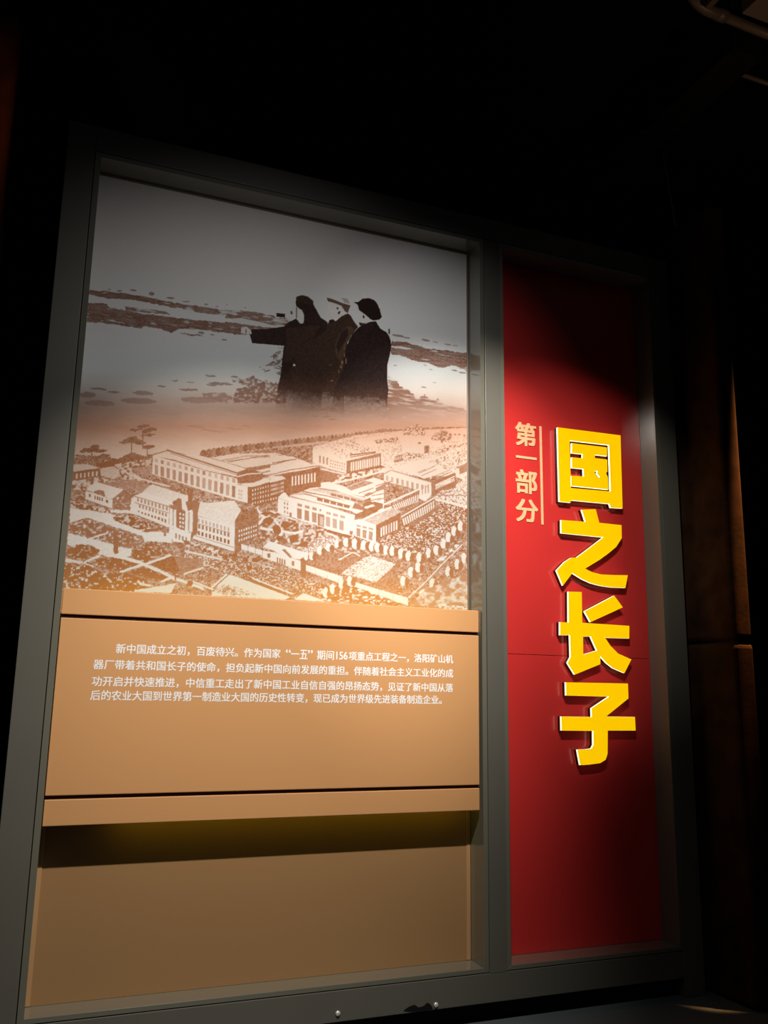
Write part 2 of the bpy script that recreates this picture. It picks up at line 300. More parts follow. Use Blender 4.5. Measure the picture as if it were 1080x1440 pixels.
    fill('I', [510, 60, 610, 20, 612, 105, 560, 160, 500, 130], .94); grid('I', [520, 30, 600, 0, 600, 80, 520, 100], 3, 1, .45, 1, .4)
    fill('I', [345, 300, 640, 130, 650, 215, 370, 380, 345, 375], .16, 0, .08); grid('I', [350, 318, 640, 152, 645, 222, 365, 378], 15, 1, .58, 1, .94); line('I', [345, 298, 645, 125], 1.8, .95)
    fill('I', [395, 378, 640, 220, 690, 215, 420, 400], .2, .4)
    fill('I', [620, 30, 660, 20, 830, -10, 830, 30, 640, 112, 620, 100], .2, 0, .1); grid('I', [650, 20, 790, -45, 790, -10, 650, 55], 9, 1, .6, 1, .92)
    for a in ([0, 120, 120, 70, 230, 30], [115, 20, 260, -20], [80, 110, 230, 80], [130, 150, 240, 115], [0, 170, 160, 130]): line('I', a, 1.4, .28, .4)
    fill('I', [0, 180, 100, 160, 180, 180, 180, 215, 60, 285, 0, 310], .16, .4, .1); fill('I', [10, 210, 90, 185, 110, 200, 30, 225], .9)
    # lawn on the east side
    speck('I', [345, 410, 560, 330, 700, 210, 660, 150, 940, 215, 940, 320, 800, 420, 640, 560, 480, 620, 300, 600, 125, 540, 160, 500], .585, .12, .86, n_fine, .6, .14)
    speck('I', [640, 120, 700, 60, 940, 40, 940, 210], .47, .25, .93, n_fine)
    line('I', [650, 140, 760, 165, 940, 215], 3.2, .93, .6); line('I', [640, 105, 940, 105], 1.2, .3, .4)
    # gardens and lanes of the middle
    speck('H', [0, 330, 200, 400, 480, 480, 800, 580, 1000, 650, 1080, 640, 1080, 800, 0, 800], .55, .16, .68, n_leaf, .5, .25)
    speck('H', [200, 560, 520, 560, 700, 600, 560, 690, 330, 730, 220, 650], .5, .25, .82, n_fine, .6)
    line('H', [0, 330, 180, 395, 480, 500, 640, 580], 2.6, .85, 1); fill('H', [190, 418, 250, 425, 440, 485, 440, 500, 330, 470], .12, .4); fill('H', [480, 490, 780, 565, 760, 585, 520, 525], .12, .4)
    for a in ([0, 480, 110, 520, 250, 560], [110, 520, 60, 620, 30, 640], [110, 520, 60, 430], [170, 610, 220, 565], [270, 540, 340, 590], [110, 460, 140, 440]): line('H', a, 3.0, .9, .8)
    for x, y in ((402, 737), (407, 743), (417, 745), (425, 748), (432, 751), (440, 750), (412, 753), (400, 749), (436, 747)): blob(x, y, 3.4, 3.0, .12, 1.2)
    speck('E', [560, 50, 700, 60, 800, 110, 1000, 150, 1080, 200, 900, 330, 720, 270, 570, 290], .56, .14, .72, n_leaf, 1, .2)
    for a in ([540, 20, 600, 90, 680, 110, 740, 200, 690, 280], [570, 175, 720, 200, 840, 215], [600, 90, 560, 150], [780, 270, 840, 215, 900, 200]): line('E', a, 3.2, .88, .9)
    for x, y, rx, ry in ((378, 732, 7, 5), (390, 745, 6, 6), (402, 738, 7, 4), (393, 757, 5, 4), (412, 757, 6, 5), (375, 722, 9, 2.2), (428, 765, 6, 4)): blob(x, y, rx, ry, .12, 1.6)
    # front office block with the twin towers
    fill('C', [0, 500, 60, 445, 350, 530, 340, 590, 230, 600, 120, 575, 0, 540], .84, .4, .12); fill('C', [190, 465, 235, 445, 280, 500], .2, .3)
    fill('A', [630, 650, 700, 600, 980, 690, 900, 700, 850, 745], .82, .5, .12)
    fill('A', [555, 690, 640, 655, 880, 745, 1000, 780, 1000, 900, 540, 800], .92, 0, .04)
    fill('B', [540, 0, 840, 90, 830, 220, 770, 200, 530, 105], .93, 0, .03)
    line('A', [560, 690, 830, 770], 1.3, .3, .3)
    grid('B', [575, -5, 820, 65, 820, 105, 575, 30], 9, 1, .5, .8, .3); grid('B', [590, 42, 815, 118, 815, 150, 590, 75], 9, 1, .5, .8, .25); grid('B', [582, 92, 810, 162, 810, 198, 582, 125], 9, 1, .55, .8, .15)
    line('B', [560, 35, 820, 115], 1.2, .35, .3); line('B', [550, 110, 830, 225], 1.5, .8)
    fill('C', [440, 585, 700, 560, 750, 640, 700, 720, 690, 760, 420, 675, 420, 620], .86, .4, .1)
    fill('E', [95, -30, 420, 40, 385, 120, 380, 170, 90, 80], .84, .3, .12)
    fill('E', [90, 85, 380, 165, 375, 355, 60, 255, 70, 230, 90, 230], .95, 0, .03)
    grid('E', [92, 95, 345, 168, 345, 210, 92, 135], 9, 1, .45, .75, .45); grid('E', [95, 140, 345, 212, 345, 250, 95, 180], 9, 1, .52, .82, .2); grid('E', [92, 192, 345, 265, 345, 305, 92, 228], 9, 1, .55, .85, .12)
    line('E', [92, 140, 345, 212], 1.0, .4); line('E', [80, 235, 375, 325], 1.2, .4, .3)
    fill('E', [380, 125, 430, 65, 545, 25, 560, 75, 555, 240, 430, 300, 425, 350, 378, 370], .17, 0, .14); grid('E', [405, 185, 550, 140, 550, 240, 405, 290], 8, 3, .45, .5, .9)
    line('E', [385, 120, 430, 45], 1.5, .12)
    # towers
    fill('C', [205, 590, 260, 600, 330, 640, 330, 820, 200, 800], .3)
    fill('B', [830, 60, 880, 75, 880, 320, 825, 310], .93); fill('B', [852, 75, 862, 78, 858, 235, 850, 235], .35)
    fill('B', [880, 90, 950, 105, 940, 255, 880, 235], .16); grid('B', [900, 105, 945, 115, 940, 240, 900, 230], 2, 4, .6, .55, .85)
    fill('B', [950, 95, 1010, 105, 1000, 290, 945, 270], .94); fill('B', [975, 110, 988, 112, 985, 270, 972, 265], .35)
    fill('B', [1005, 90, 1045, 75, 1040, 270, 990, 300], .17)
    fill('B', [860, 235, 990, 285, 985, 350, 850, 330], .9); grid('B', [865, 260, 970, 300, 965, 345, 865, 310], 4, 1, .5, .8, .25)
    blob(250, 707, 8, 4, .15, 1.2); blob(247, 713, 9, 4, .2, 1.6); fill('C', [255, 560, 275, 540, 300, 550, 302, 640, 268, 630], .18, .5)
    fill('C', [300, 560, 340, 570, 345, 640, 305, 625], .9)
    blob(267, 691, 4.5, 4, .12, 1); fill('C', [345, 500, 382, 500, 380, 570, 350, 570], .15, .5); fill('C', [328, 570, 430, 565, 415, 620, 350, 640], .16, .8); fill('C', [355, 462, 365, 462, 367, 505, 353, 505], .2)
    fill('C', [400, 580, 440, 570, 415, 690, 395, 800, 350, 790, 385, 640], .18, .3)
    fill('C', [335, 640, 385, 640, 382, 800, 330, 790], .93); fill('C', [350, 650, 362, 650, 358, 790, 346, 790], .4)
    # gatehouse, fence and gardens by the block
    grid('E', [425, 290, 590, 340, 590, 390, 425, 340], 3, 1, .92, .8, .93); fill('E', [595, 320, 640, 275, 910, 360, 915, 390, 870, 415, 740, 385, 680, 350], .94, 0, .04)
    fill('E', [590, 345, 690, 365, 880, 425, 880, 500, 590, 400], .95, 0, .03); fill('E', [735, 340, 760, 335, 815, 395, 800, 405], .2); grid('E', [695, 395, 765, 415, 765, 460, 695, 440], 4, 1, .62, .9, .15); fill('E', [625, 370, 650, 368, 650, 402, 628, 400], .15); fill('E', [812, 425, 832, 430, 830, 465, 812, 460], .2)
    fill('E', [880, 420, 920, 370, 935, 375, 915, 560, 880, 545], .16, .3)
    speck('E', [0, 320, 300, 410, 440, 360, 660, 470, 880, 560, 1080, 620, 1080, 760, 900, 650, 720, 620, 440, 560, 330, 520, 0, 420], .58, .15, .8, n_fine, .8, .16)
    line('E', [500, 430, 680, 485], 1.2, .85, .5); speck('E', [430, 370, 590, 400, 690, 460, 640, 470, 500, 430], .5, .1, .5, n_leaf, .6)
    for x, y in ((317, 783), (350, 799), (330, 781), (345, 787)): blob(x, y, 3.5, 3, .12, 1.2)
    speck('E', [130, 310, 250, 330, 300, 380, 260, 415, 140, 370], .5, .12, .85, n_leaf, .8); fill('E', [100, 300, 60, 270, 150, 310, 110, 320], .9, .5)
    line('E', [0, 350, 130, 380, 280, 412], 3.0, .8, .6); line('E', [0, 330, 140, 365, 270, 400], 1, .25, .5)
    # bottom pale roofs
    fill('E', [250, 600, 320, 530, 360, 535, 620, 630, 800, 700, 760, 720, 240, 690], .95, .5, .06); speck('E', [230, 640, 300, 600, 400, 620, 560, 690, 230, 690], .48, .35, .95, n_fine, .5)
    for x, y in ((321, 828), (328, 831), (316, 831)): blob(x, y, 3, 2.4, .25, 1)
    fill('E', [440, 560, 500, 560, 700, 640, 800, 690, 640, 640], .15, .3); line('E', [520, 560, 700, 630, 830, 680], 2.2, .93, .5); fill('E', [830, 700, 900, 670, 1080, 735, 840, 722], .95, .3); line('E', [840, 705, 890, 670], 1.6, .25); line('E', [790, 690, 840, 675], 1.5, .25)
    line('E', [190, 640, 320, 525], 2.4, .9, .5); line('E', [215, 635, 330, 530], 1.4, .2, .4); fill('E', [205, 660, 225, 655, 300, 690, 205, 692], .95); line('E', [60, 580, 215, 645], 2.6, .93, .7)
    # gardens at the lower left
    speck('B', [60, 20, 400, 90, 380, 120, 260, 130, 80, 70], .46, .7, .12, n_leaf, 1.2); speck('B', [60, 180, 180, 150, 300, 200, 620, 310, 480, 370, 300, 330, 60, 260], .36, .75, .16, n_leaf, 1.5, .2)
    fill('B', [75, 75, 380, 120, 640, 250, 840, 270, 850, 340, 640, 330, 620, 290, 380, 210, 200, 150, 70, 190], .88, 1.2, .07)
    line('B', [380, 100, 560, 110, 840, 215, 960, 270], 4, .88, 1)
    speck('B', [400, 150, 470, 120, 560, 150, 720, 215, 640, 260, 520, 215, 420, 180], .4, .7, .1, n_leaf, 1.2); fill('B', [640, 245, 790, 222, 790, 238, 650, 266, 620, 256], .15, .8)
    fill('B', [60, 270, 200, 300, 300, 330, 540, 390, 540, 440, 420, 470, 300, 430, 50, 360], .86, 1.4, .1); line('B', [180, 320, 360, 265], 3, .9, .8); line('B', [200, 305, 350, 262], 1.4, .2, .8)
    speck('B', [50, 400, 120, 350, 240, 360, 300, 400, 260, 460, 120, 470, 50, 430], .3, .75, .12, n_leaf, 1.6, .2)
    line('B', [440, 370, 620, 350], 3, .2, 1.2)
    speck('B', [560, 400, 690, 330, 840, 430, 690, 490, 640, 500, 540, 450], .3, .75, .12, n_leaf, 1.2, .2)
    fill('B', [720, 480, 840, 440, 980, 490, 870, 575, 700, 520], .13, .9, .1); fill('B', [860, 440, 1080, 470, 1080, 520, 920, 580], .25, 1, .2)
    speck('B', [260, 460, 400, 450, 600, 500, 470, 560, 300, 530], .3, .75, .12, n_leaf, 1.3, .2); speck('B', [500, 570, 640, 520, 850, 590, 780, 640, 640, 600], .28, .9, .13, n_leaf, 1.2, .15)
    line('B', [420, 440, 600, 490, 760, 560, 880, 620, 980, 650, 1085, 690], 4.2, .95, .9); line('B', [450, 565, 620, 510, 690, 490, 840, 435], 3.2, .95, .8); line('B', [40, 470, 140, 490, 250, 530], 4, .85, 1.6); line('B', [180, 490, 300, 440], 3, .88, 1.4); line('B', [760, 640, 860, 600], 3, .93, .8); line('B', [940, 580, 1085, 530], 2.4, .93, .6)
    speck('B', [30, 500, 180, 500, 330, 570, 500, 570, 640, 620, 700, 690, 560, 715, 0, 700], .66, .12, .95, n_leaf, 1.2, .1)
    fill('B', [560, 700, 700, 680, 880, 650, 840, 725, 560, 712], .92, 1.2, .12); blob(267, 820, 4, 4, .13, 1); line('B', [585, 630, 620, 660, 690, 665], 3, .95, 1)
    line('B', [870, 560, 875, 625], 1.8, .15, .4); fill('B', [405, 290, 420, 262, 432, 290, 440, 420, 415, 430, 400, 400], .15, .6); fill('B', [785, 260, 795, 250, 805, 290, 785, 292], .2); speck('B', [930, 320, 1085, 350, 1085, 400, 950, 370], .42, .7, .15, n_leaf, .8)
    # courts, wall and avenue trees at the lower right
    speck('O', [300, 210, 330, 120, 700, 100, 880, 120, 1080, 220, 1080, 500, 900, 380, 620, 300], .5, .14, .32, n_fine, .6, .3)
    speck('O', [600, 280, 700, 200, 850, 115, 860, 150, 680, 300], .47, .3, .9, n_fine, .5); speck('O', [690, 300, 870, 135, 1060, 200, 890, 355], .42, .45, .97, n_fine, .6, .2)
    line('O', [575, 165, 700, 100, 760, 130], 2, .8, .8)
    fill('O', [300, 205, 610, 305, 610, 370, 300, 255], .96, .2); fill('O', [700, 345, 1085, 470, 1085, 530, 960, 470, 690, 385], .96, .2); fill('I', [0, 905, 405, 1020, 405, 1090, 0, 945], .96, .2); line('I', [0, 895, 405, 1005], 1, .25)
    for x in (444, 460, 476, 513, 533, 553, 574): line('P', [x, 800 + (x - 430) * .29, x, 808 + (x - 430) * .29], .6, .4)
    speck('I', [0, 950, 60, 960, 300, 1070, 0, 1085], .6, .15, .9, n_leaf, 1)
    speck('O', [420, 380, 700, 380, 860, 450, 1000, 520, 430, 510], .6, .14, .9, n_leaf, .8)
    def pair(x, y, r, hgt, pale_left=True):
        blob(x - r * .55, y - hgt * .12, r * .85, hgt * .62, .96, 1.1); blob(x + r * .65, y + hgt * .05, r * .72, hgt * .55, .15, 1.0)
    for x, y in ((433, 783), (440, 783), (452, 775), (464, 771), (476, 766)): pair(x, y, 4.2, 10)
    for x, y in ((489, 764), (501, 766), (514, 768), (525, 770), (533, 771), (545, 775), (554, 776), (566, 780), (577, 783), (592, 785), (605, 779), (616, 775), (626, 766), (633, 757), (641, 748), (650, 741)): pair(x, y, 4.6, 11.5)
    for x, y in ((460, 835), (470, 830), (482, 822), (494, 818), (569, 818), (580, 806), (590, 799), (596, 838), (610, 822), (632, 805), (645, 795), (655, 786)): pair(x, y, 4.4, 12)
    line('I', [410, 1020, 560, 880, 740, 690, 890, 545], 1.5, .95, .3); line('I', [440, 1010, 580, 880, 760, 690], 1, .3, .3)
    speck('I', [420, 1080, 560, 950, 720, 880, 940, 800, 940, 1130, 700, 1130], .56, .25, .8, n_mid, .8, .3); speck('I', [680, 1080, 760, 1070, 940, 1110, 940, 1130, 680, 1120], .5, .3, .95, n_leaf, 1)
    speck('I', [560, 700, 720, 690, 800, 620, 920, 500, 860, 520, 740, 620, 640, 700], .5, .2, .92, n_leaf, 1)
    # one faint print-border strip on the right edge
    # ---- colours of the paper and of the ink
    def ramp(stops):
        ys = [s[0] for s in stops]
        return np.stack([np.interp(Y, ys, [s[1][k] for s in stops]) for k in range(3)], -1)
    light = ramp([(235, (.76, .71, .70)), (330, (.79, .75, .75)), (450, (.80, .80, .80)), (520, (.76, .79, .80)), (560, (.62, .52, .47)), (600, (.50, .28, .20)), (640, (.53, .40, .33)), (700, (.53, .47, .435)), (760, (.54, .515, .505)), (850, (.58, .53, .45))])
    dark = ramp([(235, (.34, .15, .09)), (480, (.21, .072, .030)), (540, (.24, .09, .045)), (575, (.17, .065, .036)), (610, (.24, .10, .05)), (660, (.24, .085, .030)), (760, (.255, .094, .026)), (805, (.31, .115, .028)), (835, (.40, .160, .026))])
    up = (Y < 540) & (T > -.2) & (T < .6)
    T[:] = np.where(up, T + .34 * (n_str - .5) + .25 * (n_fine - .5), T)          # streaks inside the bare earth
    lowm = np.clip((Y - 600) / 30, 0, 1)
    Tc = np.clip((T - .10) / .80, -1, 1)
    T[:] = T * (1 - lowm) + Tc * lowm + np.where(T > .02, .12 * (n_grain - .5), 0) * lowm
    t = np.clip(T, 0, 1)[..., None]
    col = dark + (light - dark) * t
    neg = np.clip(-T, 0, 1)[..., None]
    col = col * (1 - .9 * neg)
    # ---- the three figures, dark coats and caps, fading out at their hems
    coat = np.array([.040, .021, .017]); coat2 = np.array([.030, .016, .015]); pale = np.array([.83, .79, .76])
    fade = np.clip((Y - 516 - .10 * (X - 400)) / 66 + .14 * (n_fine - .5) + .12 * (n_mid - .5), 0, 1); fade = (fade * fade * (3 - 2 * fade))[..., None]
    def shape(crop, flat, c, tex=.3, ragged=.5, f=True):
        sl, m = mask(pts(crop, flat), ragged)
        v = np.asarray(c) * (1 + tex * (n_fine[sl] - .5)[..., None] * 2)
        if f:
            hz_c = np.array([.19, .085, .055])
            v = v * (1 - fade[sl] * .75) + hz_c * fade[sl] * .75
            a = m[..., None] * (1 - np.clip((fade[sl] - .45) / .55, 0, 1))
        else: a = m[..., None] * 1.0
        col[sl] = col[sl] * (1 - a) + v * a
    brown = np.array([.062, .032, .022])
    # middle figure first, then the one pointing, then the one on the right
    shape('K', [-60, 520, 100, 470, 230, 450, 330, 410, 400, 360, 470, 325, 500, 345, 540, 410, 590, 480, 520, 560, 470, 640, 470, 800, 460, 900, 440, 960, 430, 1300, 430, 1500, -150, 1500, -300, 1500, -250, 700], brown, .5)
    shape('K', [250, 440, 270, 400, 310, 390, 330, 410, 300, 440], coat)
    shape('K', [255, 180, 300, 190, 400, 235, 440, 290, 460, 330, 400, 360, 340, 410, 300, 385, 270, 380, 245, 400, 240, 250], pale, .06, .3, False)
    shape('K', [235, 145, 300, 165, 400, 205, 505, 235, 470, 325, 440, 300, 400, 240, 330, 215, 250, 190], [.16, .09, .065], .2, .4, False)
    shape('K', [345, 255, 370, 262, 362, 285, 350, 280], coat, 0, .2, False); shape('K', [370, 300, 392, 305, 380, 335, 358, 335], coat, 0, .2, False)
    shape('K', [395, 150, 470, 165, 500, 215, 440, 205], [.52, .44, .40], .1, .5, False)
    shape('K', [380, 560, 450, 480, 500, 465, 540, 500, 500, 600, 440, 700, 400, 860, 330, 800, 330, 680], [.10, .055, .032], .5)
    shape('K', [400, 540, 470, 490, 480, 560, 420, 680, 370, 760, 340, 700], coat, .3)
    # figure pointing with an outstretched arm
    shape('J', [780, 155, 850, 135, 920, 150, 990, 205, 1000, 260, 1040, 330, 1090, 420, 1180, 480, 1150, 580, 1100, 640, 1090, 900, 1100, 1300, 1100, 1640, 500, 1640, 555, 1260, 585, 1120, 600, 940, 650, 780, 420, 758, 220, 745, 190, 640, 210, 570, 400, 565, 620, 530, 690, 470, 780, 430, 830, 495, 870, 490, 880, 400, 850, 330, 800, 290, 780, 280, 770, 220], coat, .6)
    shape('J', [650, 560, 860, 530, 1080, 520, 1000, 660, 860, 740, 780, 880, 700, 980, 620, 980, 655, 780], brown, .4)
    shape('J', [860, 760, 1000, 680, 1150, 620, 1150, 1300, 800, 1350, 700, 1100, 780, 880], brown, .5)
    shape('J', [778, 165, 850, 135, 925, 150, 995, 205, 998, 275, 930, 250, 850, 235, 775, 240], [.055, .030, .022], .6)
    shape('J', [795, 300, 840, 320, 872, 400, 862, 490, 845, 498, 815, 440, 790, 420], pale, .06, .3, False); shape('J', [778, 285, 792, 285, 790, 430, 776, 420], [.22, .1, .06], 0, .3, False)
    shape('J', [85, 540, 150, 535, 205, 580, 215, 625, 140, 630, 80, 615], pale * .95, .1, .5, False); shape('J', [138, 570, 152, 570, 148, 620, 135, 620], [.2, .1, .07], 0, .3, False); shape('J', [738, 1005, 765, 1010, 765, 1035, 742, 1030], pale, 0, .2, False)
    # figure on the right in a dark coat and a peaked cap
    shape('K', [520, 560, 590, 485, 640, 455, 720, 420, 790, 410, 840, 500, 900, 530, 945, 590, 965, 690, 945, 800, 920, 900, 915, 1050, 930, 1180, 905, 1520, 260, 1520, 330, 1150, 420, 960, 450, 750, 480, 640], coat2, .6)
    shape('K', [560, 200, 640, 310, 670, 340, 740, 400, 700, 430, 640, 455, 605, 440, 600, 380, 610, 340, 575, 280], pale * .95, .06, .3, False); shape('K', [640, 345, 660, 350, 665, 375, 645, 385], coat, 0, .3, False); shape('K', [600, 425, 650, 435, 680, 430, 640, 470, 605, 460], brown, .2, .4, False)
    shape('K', [535, 195, 585, 200, 640, 160, 710, 152, 770, 175, 815, 230, 840, 300, 855, 365, 830, 395, 760, 405, 720, 385, 670, 340, 600, 290, 585, 230], coat2 * .8, .3)
    for q in ((435, 720, 4, 40), (430, 790, 6, 40), (410, 880, 14, 30), (400, 930, 16, 20), (450, 860, 9, 40), (370, 980, 9, 20), (295, 1085, 16, 14), (280, 905, 16, 6)):
        shape('K', [q[0] - q[2], q[1], q[0], q[1] - q[3], q[0] + q[2], q[1], q[0], q[1] + q[3]], [.30, .15, .08], .5, 1.2)
    g = (1 + .07 * (n_fine - .5) + .04 * (rng.random((MH, MW)) - .5))[..., None]
    return np.clip(col * g, .004, .95)

def sample_mural(img, u, v):
    fx = np.clip((u - MX0) * MSS, 0, MW - 1.001); fy = np.clip((v - MY0) * MSS, 0, MH - 1.001)
    j, i = fx.astype(int), fy.astype(int); a, b = (fx - j)[:, None], (fy - i)[:, None]
    return (img[i, j] * (1 - a) + img[i, j + 1] * a) * (1 - b) + (img[i + 1, j] * (1 - a) + img[i + 1, j + 1] * a) * b

# ---------------------------------------------------------------- helpers
def at(u, v, y):
    """the point of the vertical plane y that the photograph shows at (u, v)"""
    d = (u - 540) / FPX * RT - (v - 720) / FPX * UP + fw
    t = (y - CAM.y) / d.y
    return CAM + d * t

def project(P):
    d = P - np.array(CAM)
    f = d @ np.array(fw)
    return 540 + FPX * (d @ np.array(RT)) / f, 720 - FPX * (d @ np.array(UP)) / f

def empty(name, loc, label, cat, group=None):
    o = bpy.data.objects.new(name, None); COL.objects.link(o); o.location = loc; o.empty_display_size = 0.1
    o['label'] = label; o['category'] = cat
    if group: o['group'] = group
    return o

def tag(o, label=None, cat=None, group=None, kind=None):
    if label: o['label'] = label
    if cat: o['category'] = cat
    if group: o['group'] = group
    if kind: o['kind'] = kind
    return o

def link(name, me, m, parent=None):
    o = bpy.data.objects.new(name, me); COL.objects.link(o)
    if m: me.materials.append(m)
    if parent:
        o.parent = parent
        if parent.parent is None: o.matrix_parent_inverse = Matrix.Translation(parent.location).inverted()
    return o

def from_bm(name, bm, m, parent=None, smooth=False):
    me = bpy.data.meshes.new(name)
    bmesh.ops.recalc_face_normals(bm, faces=bm.faces)
    bm.to_mesh(me); bm.free()
    if smooth:
        for p in me.polygons: p.use_smooth = True
    return link(name, me, m, parent)

def add_box(bm, x0, x1, y0, y1, z0, z1):
    v = [bm.verts.new((x, y, z)) for x in (x0, x1) for y in (y0, y1) for z in (z0, z1)]
    for q in ((0, 1, 3, 2), (4, 6, 7, 5), (0, 4, 5, 1), (2, 3, 7, 6), (0, 2, 6, 4), (1, 5, 7, 3)):
        bm.faces.new([v[i] for i in q])

def box(name, x0, x1, y0, y1, z0, z1, m, parent=None, bevel=0.0, seg=2):
    bm = bmesh.new(); add_box(bm, x0, x1, y0, y1, z0, z1)
    if bevel:
        bmesh.ops.bevel(bm, geom=bm.edges[:], offset=bevel, segments=seg, affect='EDGES', profile=0.5)
    return from_bm(name, bm, m, parent)

def add_tube(bm, P, r, n=10, cap=True):
    P = [Vector(p) for p in P]; rings = []
    for i, p in enumerate(P):
        t = (P[min(i + 1, len(P) - 1)] - P[max(i - 1, 0)]).normalized()
        a = t.cross(Vector((0, 0, 1)))
        if a.length < 1e-3: a = t.cross(Vector((1, 0, 0)))
        a.normalize(); b = t.cross(a).normalized()
        rings.append([bm.verts.new(p + r * (math.cos(k * 2 * math.pi / n) * a + math.sin(k * 2 * math.pi / n) * b)) for k in range(n)])
    for A, B in zip(rings[:-1], rings[1:]):
        for k in range(n): bm.faces.new((A[k], A[(k + 1) % n], B[(k + 1) % n], B[k]))
    if cap:
        bm.faces.new(rings[0]); bm.faces.new(rings[-1])

def add_disc(bm, c, r, depth, n=16):
    """a domed screw head lying in the plane y, its dome towards -y"""
    c = Vector(c); last = None
    for rr, dy in ((r, 0), (r, -depth * .5), (r * .7, -depth * .9)):
        ring = [bm.verts.new(c + Vector((rr * math.cos(2 * math.pi * k / n), dy, rr * math.sin(2 * math.pi * k / n)))) for k in range(n)]
        if last:
            for k in range(n): bm.faces.new((last[k], last[(k + 1) % n], ring[(k + 1) % n], ring[k]))
        last = ring
    bm.faces.new(last)

# ---------------------------------------------------------------- materials
def mat(name, color, rough=0.5, metal=0.0, spec=0.5, noise=None, bump=None, emit=None, coat=0.0):
    m = bpy.data.materials.new(name); m.use_nodes = True
    nt = m.node_tree; b = nt.nodes['Principled BSDF']
    b.inputs['Base Color'].default_value = (*color, 1); b.inputs['Roughness'].default_value = rough
    b.inputs['Metallic'].default_value = metal; b.inputs['Specular IOR Level'].default_value = spec
    b.inputs['Coat Weight'].default_value = coat; b.inputs['Coat Roughness'].default_value = 0.12
    tc = nt.nodes.new('ShaderNodeTexCoord')
    if noise:                                   # (scale, amount, second colour)
        n = nt.nodes.new('ShaderNodeTexNoise'); n.inputs['Scale'].default_value = noise[0]; n.inputs['Detail'].default_value = 6
        nt.links.new(tc.outputs['Object'], n.inputs['Vector'])
        mx = nt.nodes.new('ShaderNodeMix'); mx.data_type = 'RGBA'
        r = nt.nodes.new('ShaderNodeValToRGB'); r.color_ramp.elements[0].position = .35; r.color_ramp.elements[1].position = .68
        r.color_ramp.elements[0].color = (0, 0, 0, 1); r.color_ramp.elements[1].color = (noise[1],) * 3 + (1,)
        nt.links.new(n.outputs['Fac'], r.inputs[0]); nt.links.new(r.outputs[0], mx.inputs['Factor'])
        mx.inputs['A'].default_value = (*color, 1); mx.inputs['B'].default_value = (*noise[2], 1)
        nt.links.new(mx.outputs['Result'], b.inputs['Base Color'])
    if bump:                                    # (scale, strength)
        n2 = nt.nodes.new('ShaderNodeTexNoise'); n2.inputs['Scale'].default_value = bump[0]; n2.inputs['Detail'].default_value = 4
        nt.links.new(tc.outputs['Object'], n2.inputs['Vector'])
        bp = nt.nodes.new('ShaderNodeBump'); bp.inputs['Strength'].default_value = bump[1]; bp.inputs['Distance'].default_value = 0.002
        nt.links.new(n2.outputs['Fac'], bp.inputs['Height']); nt.links.new(bp.outputs[0], b.inputs['Normal'])
    if emit:
        b.inputs['Emission Color'].default_value = (*emit[0], 1); b.inputs['Emission Strength'].default_value = emit[1]
    return m

M_FRAME = mat('grey_satin_paint', (.118, .112, .095), .42, 0, .6, (3.0, .5, (.106, .100, .084)), (260, .06))
M_LINING = mat('grey_gloss_lining', (.150, .145, .115), .14, 0, 1.0, None, (180, .03), coat=.6)
M_SEAM = mat('dark_seam', (.006, .006, .006), .8)
M_BLACK = mat('black_paint', (.006, .006, .0065), .7, 0, .2)
M_WALL = mat('black_wall', (.010, .009, .009), .85, 0, .15, (1.5, .6, (.014, .011, .011)))
M_CEIL = mat('black_ceiling', (.0035, .0035, .0045), .9, 0, .1)
M_FLOOR = mat('dark_floor', (.10, .115, .125), .45, 0, .4, (2.5, .5, (.075, .088, .097)), (60, .1))
M_TAN = mat('tan_board', (.595, .305, .128), .6, 0, .22, (60, .25, (.575, .29, .12)), (300, .05))
M_BROWN = mat('brown_panel', (.32, .18, .08), .55, 0, .2, (40, .25, (.30, .17, .075)), (300, .05))
M_TRIM = mat('brown_edging', (.44, .25, .115), .45, 0, .4)
M_GROOVE = mat('groove_brown', (.035, .012, .009), .7, 0, .2)
M_RED = mat('red_panel', (.60, .034, .032), .20, 0, .5, (8, .3, (.58, .032, .030)))
M_CREAM = mat('cream_letter', (.84, .47, .25), .5, 0, .3)
M_TEXT = mat('printed_white', (.84, .84, .86), .55, 0, .3)
M_FACE = mat('yellow_acrylic', (.30, .15, .0), .3, 0, .4, (22, .6, (.25, .09, .0)), emit=((1.0, .59, .0), .92))
M_RIM = mat('white_acrylic_rim', (.8, .8, .75), .3, 0, .4, emit=((1.0, .93, .70), 1.15))
M_RETURN = mat('dark_letter_return', (.035, .012, .008), .35, .3, .5)
M_LED = mat('yellow_led', (.5, .4, .05), .5, emit=((1.0, .80, .02), 3.4))
M_RUST = mat('rusted_steel', (.046, .020, .008), .8, .0, .1, (9, .9, (.020, .008, .004)), (40, .3))
M_DUCT = mat('beige_duct', (.26, .20, .15), .5, .2, .4)
M_PIPE = mat('brown_pipe', (.20, .14, .10), .45, .2, .4)
M_STEEL = mat('steel_wire', (.5, .48, .47), .25, 1.0)
M_SCREW = mat('bright_screw', (.85, .84, .80), .22, .4)  # near-white base colour stands in for the glint on the heads

# ---------------------------------------------------------------- the setting
def struct(o): o['kind'] = 'structure'; return o
struct(box('floor', -6, 8, -7, 3.2, -.12, 0, M_FLOOR))
struct(box('wall_back', -6, 8, 3.0, 3.2, 0, 5.7, M_WALL))
struct(box('wall_right', 5.6, 5.8, -7, 3.0, 0, 5.7, M_WALL))
struct(box('wall_left', -4.2, -4.0, -7, 3.0, 0, 5.7, M_WALL))
struct(box('ceiling', -6, 8, -1.9, 3.2, 5.7, 5.85, M_CEIL))
struct(box('ceiling_beam', 3.30, 3.52, -.55, 3.0, 5.20, 5.7, M_WALL))

